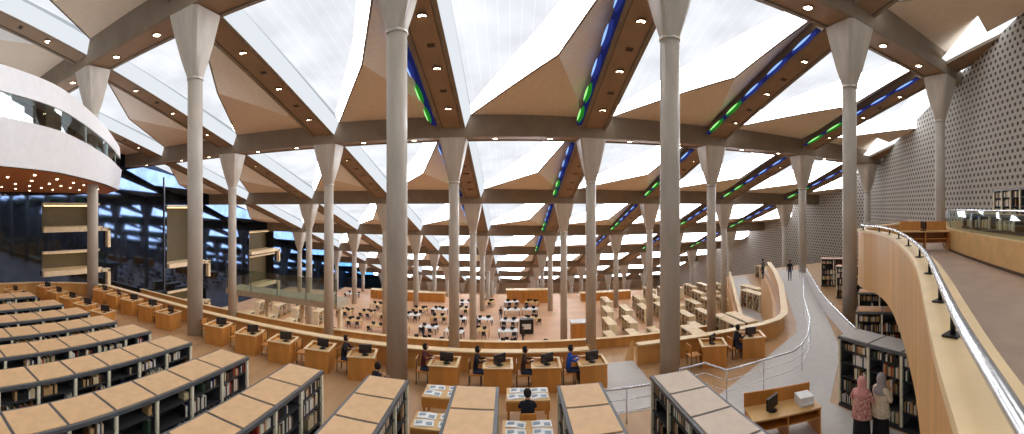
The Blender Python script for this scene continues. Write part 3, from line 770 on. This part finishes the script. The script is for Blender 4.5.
# ------------------------------------------------------------------ people
def person(label, loc, rz, pose, top, legs, skinm=None, wide=1., hair='hair', height=1.68, scarf=None, group=None, skirt_=False, arm='rest', lean=0.):
    s = height/1.70
    t = thing('person', label, 'person', loc, rz, group)
    V, E, Rr, Z = [], [], [], []
    def add(p, r, parent=None, zone=0):
        V.append(Vector(p)*s); Rr.append(r*s); Z.append(zone)
        if parent is not None: E.append((parent, len(V)-1))
        return len(V)-1
    hipz = .92 if pose == 'stand' else .54
    # facing +y in own frame
    ly = lambda z: lean*(z-hipz)
    pel = add((0, 0, hipz), .13, None, 2)
    sp1 = add((0, ly(hipz+.18), hipz+.18), .125, pel, 1)
    ch = add((0, ly(hipz+.38)+.01, hipz+.38), .14, sp1, 1)
    nb = add((0, ly(hipz+.53), hipz+.53), .075, ch, 1)
    nk = add((0, ly(hipz+.6)+.01, hipz+.60), .052, nb, 0)
    hd = add((0, ly(hipz+.7)+.03, hipz+.70), .088, nk, 0)
    tp = add((0, ly(hipz+.79)+.02, hipz+.785), .075, hd, 0)
    add((0, ly(hipz+.7)+.125, hipz+.69), .018, hd, 0)
    for sx in (-1, 1):
        sh = add((sx*.17*wide, ly(hipz+.47), hipz+.47), .062*wide, ch, 1)
        if arm == 'desk':
            el = add((sx*.22, ly(hipz+.3)+.12, hipz+.32), .046, sh, 1); wr = add((sx*.12, .34, hipz+.37), .03, el, 1); d = Vector((-.1*sx, 1, -.05))
        elif arm == 'hold':
            el = add((sx*.27*wide, .05, hipz+.2), .056*wide, sh, 1); wr = add((sx*.1, .27, hipz+.3), .03, el, 1); d = Vector((-.5*sx, .6, .5))
        else:
            el = add((sx*.24, -.01, hipz+.17), .046, sh, 1); wr = add((sx*.25, .06, hipz-.07), .03, el, 1); d = Vector((0, .15, -1))
        d.normalize(); W = Vector(V[wr])/s
        pm_ = add(W+d*.05, .032, wr, 0)
        side = d.cross(Vector((0, 0, 1))) if abs(d.z) < .8 else Vector((0, 1, 0))
        side.normalize(); P0 = W+d*.05
        for f in range(4):
            ln = (.075, .09, .083, .062)[f]; o = side*((f-1.5)*.02)
            k1 = add(P0+d*.045+o, .0095, pm_, 0); k2 = add(P0+d*(.045+ln*.55)+o+Vector((0, 0, -.01)), .0085, k1, 0); add(P0+d*(.045+ln)+o+Vector((0, 0, -.03)), .0075, k2, 0)
        th = add(W+d*.045+side*.042*(-sx), .011, pm_, 0); add(W+d*.09+side*.058*(-sx), .009, th, 0)
        hp = add((sx*.095, 0, hipz-.06), .088, pel, 2)
        if pose == 'stand':
            kn = add((sx*.1, .02, .49), .058, hp, 2); an = add((sx*.1, -.02, .09), .04, kn, 2); he = add((sx*.1, -.01, .045), .036, an, 3); add((sx*.11, .15, .035), .032, he, 3)
        else:
            kn = add((sx*.12, .42, hipz-.04), .062, hp, 2); an = add((sx*.12, .40, .09), .04, kn, 2); he = add((sx*.12, .40, .045), .036, an, 3); add((sx*.13, .55, .035), .032, he, 3)
    me = bpy.data.meshes.new('figure'); me.from_pydata([tuple(v) for v in V], E, [])
    o = bpy.data.objects.new('body', me); C.objects.link(o)
    md = o.modifiers.new('skin', 'SKIN'); md.use_smooth_shade = True
    for i, sv in enumerate(me.skin_vertices[0].data):
        sv.radius = (Rr[i]*(1.25 if Z[i] in (1, 2) and Rr[i] > .1*s else 1), Rr[i]*(.8 if Z[i] in (1, 2) and Rr[i] > .1*s else 1)); sv.use_root = (i == 0)
    sb = o.modifiers.new('sub', 'SUBSURF'); sb.levels = 1; sb.render_levels = 1
    bpy.context.view_layer.update()
    dg = bpy.context.evaluated_depsgraph_get()
    m2 = bpy.data.meshes.new_from_object(o.evaluated_get(dg))
    bpy.data.objects.remove(o)
    m2.materials.clear()
    for m in (skinm or M['skin'], top, legs, M['black']): m2.materials.append(m)
    for p in m2.polygons:
        c = p.center; best = min(range(len(V)), key=lambda i: (V[i]-c).length-Rr[i]*.8); p.material_index = Z[best]; p.use_smooth = True
    b = bpy.data.objects.new('body', m2); C.objects.link(b); b.parent = t
    H = V[hd]; hz = ly(hipz+.7)*s
    for sx in (-1, 1):
        e = MB().lathe([(.001, -.012*s), (.011*s, 0), (.001, .012*s)], 8); e.build('eye', M['black'], t, (sx*.033*s, H.y+.082*s, H.z+.02*s))
    if scarf:
        sm = MB(); prof = [(.02, .15), (.075, .135), (.112, .08), (.125, .0), (.118, -.08), (.135, -.16), (.2, -.24), (.235, -.34), (.2, -.36)]
        rs = []
        for r, z in prof: rs.append([(r*s*cos(a)*(1 if z > -.2 else 1.05), H.y+r*s*sin(a)*(1. if z > -.1 else .8)-.015*s, H.z+z*s) for a in [2*pi*i/18 for i in range(18)]])
        # leave the face open: pull the front ring points back
        for j in (2, 3, 4):
            rs[j] = [(x, y if y < H.y+.06*s or abs(x) > .06*s else H.y+.05*s, z) for x, y, z in rs[j]]
        sm.rings(rs, 0, True); sm.build('headscarf', scarf, t)
    else:
        hm = MB(); rs = []
        for r, z in ((.02, .125), (.07, .115), (.098, .07), (.104, .01), (.095, -.05), (.07, -.08)):
            rs.append([(r*s*cos(a), H.y-.02*s+min(r*s*sin(a), .055*s if z < .08 else 1), H.z+z*s) for a in [2*pi*i/14 for i in range(14)]])
        hm.rings(rs, 0, True); hm.build('hair', cloth('hair', (34, 27, 24)), t)
    if skirt_:
        tm = MB(); rs = []
        for r, z, d in ((.17, hipz+.5, .5), (.24, hipz+.42, .55), (.235, hipz+.2, .66), (.26, hipz-.02, .75), (.285, hipz-.2, .8), (.27, hipz-.21, .8)):
            rs.append([(r*s*cos(a), r*s*d*sin(a), z*s) for a in [2*pi*i/20 for i in range(20)]])
        tm.rings(rs, 0, True); tm.build('tunic', top, t)
        tm = MB(); rs = []
        for r, z in ((.2, hipz-.02), (.22, hipz-.2), (.235, .5), (.26, .06), (.24, .055)):
            rs.append([(r*s*cos(a)*(1+.03*cos(6*a)), r*s*.8*sin(a), z*s) for a in [2*pi*i/24 for i in range(24)]])
        tm.rings(rs, 0, True); tm.build('skirt', legs, t)
    return t
pink = mat('pink_flowered', (232, 128, 122), .85, var=.45, scale=18, rgb2=(246, 196, 180)); beige = mat('beige_knit', (226, 206, 176), .85, var=.2, scale=20)
person('woman in a pink patterned top and pink headscarf facing the dark bookcase', (7.85, 6.5, ZA), -pi/2+.25, 'stand', pink, cloth('black_skirt', (26, 24, 28)), scarf=mat('pink_scarf', (236, 168, 160), .8), arm='hold', skirt_=True, height=1.64, wide=1.2)
person('woman in a beige top and grey headscarf beside the woman in pink', (8.2, 6.15, ZA), -pi/2-.2, 'stand', beige, cloth('black_skirt', (26, 24, 28)), scarf=mat('grey_scarf', (170, 160, 158), .8), arm='hold', skirt_=True, height=1.7, wide=1.2)
dk = cloth('dark_jacket', (30, 32, 42)); bl = cloth('blue_jacket', (36, 86, 190)); br = cloth('brown_jacket', (74, 52, 42)); jn = cloth('jeans', (50, 60, 84)); gy = cloth('grey_shirt', (110, 108, 110))
def sitter(x, label, top, **kw):
    person(label, (x-.78, DY+.1, ZA), -pi/2, 'sit', top, jn, arm='desk', lean=.12, **kw)
sitter(-2.2, 'person in a dark red jacket sitting at the first desk right of the central column', cloth('maroon_jacket', (92, 40, 44)))
sitter(-.4, 'person in black sitting at the second desk right of the central column', dk)
sitter(1.2, 'person in a dark patterned shirt sitting at the third desk right of the central column', br)
sitter(2.75, 'person in a bright blue jacket sitting at the desk beside the stair gap', bl)
sitter(-5.15, 'person in black bending over the first desk left of the central column', dk)
sitter(9.3, 'person in black sitting between the two desks right of the stair gap', dk)
dup(cproto, None, (.45, 10.2, ZA), 0, 'wooden chair under the person reading at the middle reading tables', 'chairs at the reading tables')
person('person in black seen from behind, reading at the middle reading tables', (.45, 10.17, ZA), 0, 'sit', dk, jn, arm='desk', lean=.15)
dup(cproto, None, (-4.0, 11.3, ZA), -.6, 'wooden chair under the person in black behind the second left bookcase', 'chairs at the reading tables')
person('person in black sitting on a chair behind the second bookcase left of the middle', (-4.0, 11.3, ZA), -.6, 'sit', dk, jn, arm='desk', lean=.2)
for i, (x, y, rz, c, lab) in enumerate(((21.2, 25.2, 2.6, dk, 'small dark figure walking on the far end of the grey walkway, right one'), (20., 27.3, .4, gy, 'small figure in grey on the far end of the grey walkway, left one'))):
    person(lab, (x, y, ZA), rz, 'stand', c, jn)

# ------------------------------------------------------------------ lower floors: tables, chairs, monitors, bookcases, readers
lt = lw = None
def low_table(loc, rz, lab):
    global lt
    if lt is None:
        lt = thing('reading_table', lab, 'table', loc, rz, 'white reading tables on the lower floor')
        MB().box(-1.1, 1.1, -.6, .6, .7, .75).build('table_top', M['paper'], lt)
        for sx in (-1, 1):
            for sy in (-1, 1): MB().box(sx*1.-.04, sx*1.+.04, sy*.5-.04, sy*.5+.04, 0, .7).build('leg', M['shelf_grey'], lt)
        return lt
    if random.random() < .4:
        global lw
        if lw is None:
            lw = dup(lt, None, loc, rz); lw['group'] = 'wooden reading tables on the lower floor'
            for ch in lw.children:
                ch.data = ch.data.copy(); ch.data.materials[0] = M['wood_pale']
                if ch.name.startswith('table_top'): ch.scale = (.9, 1.1, 1)
        else: lw_ = dup(lw, None, loc, rz); 
        o = lw if lw.location == Vector(loc) else lw_
        o['label'] = 'pale wooden reading table with dark monitors on the lower floor'
        return o
    return dup(lt, None, loc, rz, lab)
bchair = None
n_t = 0
tabs = []
for yy in (41., 45., 49.5, 54., 59.):
    for j in range(13):
        x = -28 + j*3.1 + random.uniform(-.35, .35)
        y = yy + random.uniform(-.7, .7)
        if min(hypot(x-cx(k), y-cy(r)) for k in range(-4, 5) for r in range(2, 5)) < 2.2: continue
        if x > 6: continue
        if -22.8 < x < -9.2 and y > 58.4 or -1.6 < x < 7.6 and y > 58.9 or 0 < x < 4 and 44 < y < 48.5 or x < -20.5 and y < 48: continue
        tabs.append((x, y))
rowname = {0: 'lower floor'}
for i, (x, y) in enumerate(tabs):
    rz = random.uniform(-.3, .3)
    low_table((x, y, ZC), rz, 'white reading table with dark monitors on the lower floor')
    for sx in (-.5, .5):
        a = (x+sx*cos(rz), y+sx*sin(rz), ZC+.75)
        dup(mproto, None, a, rz+random.choice((0, pi, .5)), 'black monitor on a reading table on the lower floor', 'monitors on the lower floor')
    for sx, sy in ((-.5, -1), (.55, -1), (-.4, 1), (.5, 1)):
        if random.random() < .3: continue
        lx, ly = sx, sy*.95
        a = (x+lx*cos(rz)-ly*sin(rz), y+lx*sin(rz)+ly*cos(rz), ZC)
        rr = rz+(0 if sy < 0 else pi)
        if bchair is None: bchair = make_chair('black chair at a reading table on the lower floor', a, rr, 'black chairs on the lower floor', 'black')
        else: dup(bchair, None, a, rr)
# bookcases on the lower floors to the right
lowcase = None
spots = []
for j in range(10):
    for i in range(5):
        x = 10.0+j*2.4+i*1.1; y = 37.+i*5.2
        if min(hypot(x-cx(k), y+1.5-cy(r)) for k in range(-4, 5) for r in range(1, 6)) < 2.2 or x > 37 or (y > 56 and 10 < x < 20): continue
        if any(abs(x-a) < 2. and -2.5 < b-y < 5.2 for a, b in tabs): continue
        spots.append((x, y, ZC))
for j in range(6): spots.append((29.4+j*1.15, 31.5+j*2.9, ZB))
for x, y in ((16.2, 25.0), (17.4, 25.0), (23.6, 32.2), (25.0, 34.4), (12.6, 23.4)): spots.append((x, y, ZB))
for x in (-33, -30., -27, -24.): spots.append((x, 36.5, ZC)); spots.append((x+1, 43.5, ZC))
spots = [p for p in spots if min(max(abs(p[0]-cx(k))-.9, p[1]-.5-cy(r), cy(r)-p[1]-3.9) for k in range(-4, 5) for r in range(0, 6)) > 0]
for i, p in enumerate(spots):
    if lowcase is None: lowcase = bookcase('pale low bookcase standing among rows of bookcases on the lower floors', p, 3.4, 0, .9, 1.75, 'pale bookcases on the lower floors', 'wood_edge', 3, pale=True)
    else: dup(lowcase, None, p, 0)
    if True: fill(p, 0, 3.4, .9, -1 if p[0] > 0 else 1, .9, 'distant', 'distant', LEVELS[:4], 1.7, 3)
# wooden counters on the lower floor
for i, (x, y, l, d, h) in enumerate(((3.0, 61.5, 7., 1.2, 1.9), (-16., 61, 12., 1., 1.3), (15., 61.5, 8, 1., 1.2), (7.6, 42.2, 2.2, 1.2, 2.3))):
    t = thing('counter', ('long beech counter on the lower floor in the middle', 'beech counter far back on the lower floor, left', 'beech counter far back on the lower floor, right', 'square beech kiosk on the lower floor near the central stair')[i], 'counter', (x, y, ZC))
    MB().box(-l/2, l/2, -d/2, d/2, 0, h).build('body', M['wood'], t); MB().box(-l/2-.1, l/2+.1, -d/2-.1, d/2+.1, h, h+.12).build('counter_top', M['paper' if i == 3 else 'wood_edge'], t)
for i, (x, y) in enumerate(((-9.5, 43.), (-4., 47.3), (1.4, 43.1), (6.2, 47.3), (-14.4, 51.8), (-1.2, 51.8), (8.4, 40.))):
    person('dark clad reader standing among the white tables of the lower floor', (x, y, ZC), random.uniform(-3, 3), 'stand', (dk, gy, br)[i % 3], jn, group='readers on the lower floor')

# ------------------------------------------------------------------ books: the largest in view one by one, the rest as one mass
def seen_size(c):
    x, y, z = c[0], c[1], c[2]+c[6]/2-CAM_Z; d = hypot(x, y); th = atan2(x, y)
    if abs(th) > 1.27 or z/d < -.56 or z/d > .5: return 0
    return c[6]/d
book_candidates.sort(key=seen_size, reverse=True)
pick = [c for c in book_candidates if c[9] != 'distant'][:290]
ids = set(map(id, pick))
bm = [None]*len(BOOK)
for c in pick:
    X, Y, Zb, rz, side, th, hh, dd, ci, lab, grp = c
    if bm[ci] is None:
        b = MB(); b.box(-.5, .5, -.5, -.42, 0, 1); b.box(-.5, .5, .42, .5, 0, 1); b.box(.42, .5, -.42, .42, 0, 1); b.box(-.48, .42, -.42, .42, .02, .98, 1)
        o = b.build('book', [BOOK[ci], M['paper']]); bm[ci] = o
    else:
        o = bm[ci].copy(); C.objects.link(o)
    o.location = (X, Y, Zb); o.rotation_euler = (0, 0, rz+(0 if side > 0 else pi)); o.scale = (dd, th, hh)
    tag(o, lab, 'book', grp)
mass = MB()
for c in book_candidates:
    if id(c) in ids or seen_size(c) <= 0: continue
    X, Y, Zb, rz, side, th, hh, dd, ci, lab, grp = c
    n = len(mass.v); mass.box(-dd/2, dd/2, -th/2, th/2, 0, hh, ci)
    cr, sr = cos(rz), sin(rz)
    for i in range(n, n+8):
        x, y, z = mass.v[i]; mass.v[i] = (X+x*cr-y*sr, Y+x*sr+y*cr, Zb+z)
mo = mass.build('books', BOOK); tag(mo, 'many small book spines filling the shelves of the further bookcases', 'books', None, 'stuff')

# ------------------------------------------------------------------ light
w = bpy.data.worlds.new('world'); sc.world = w; w.use_nodes = True
w.node_tree.nodes['Background'].inputs[0].default_value = (.86, .93, 1, 1); w.node_tree.nodes['Background'].inputs[1].default_value = .5
sc.view_settings.view_transform = 'Standard'; sc.view_settings.look = 'None'; sc.view_settings.gamma = 1; sc.view_settings.use_curve_mapping = False
sc.view_settings.exposure = 0.12
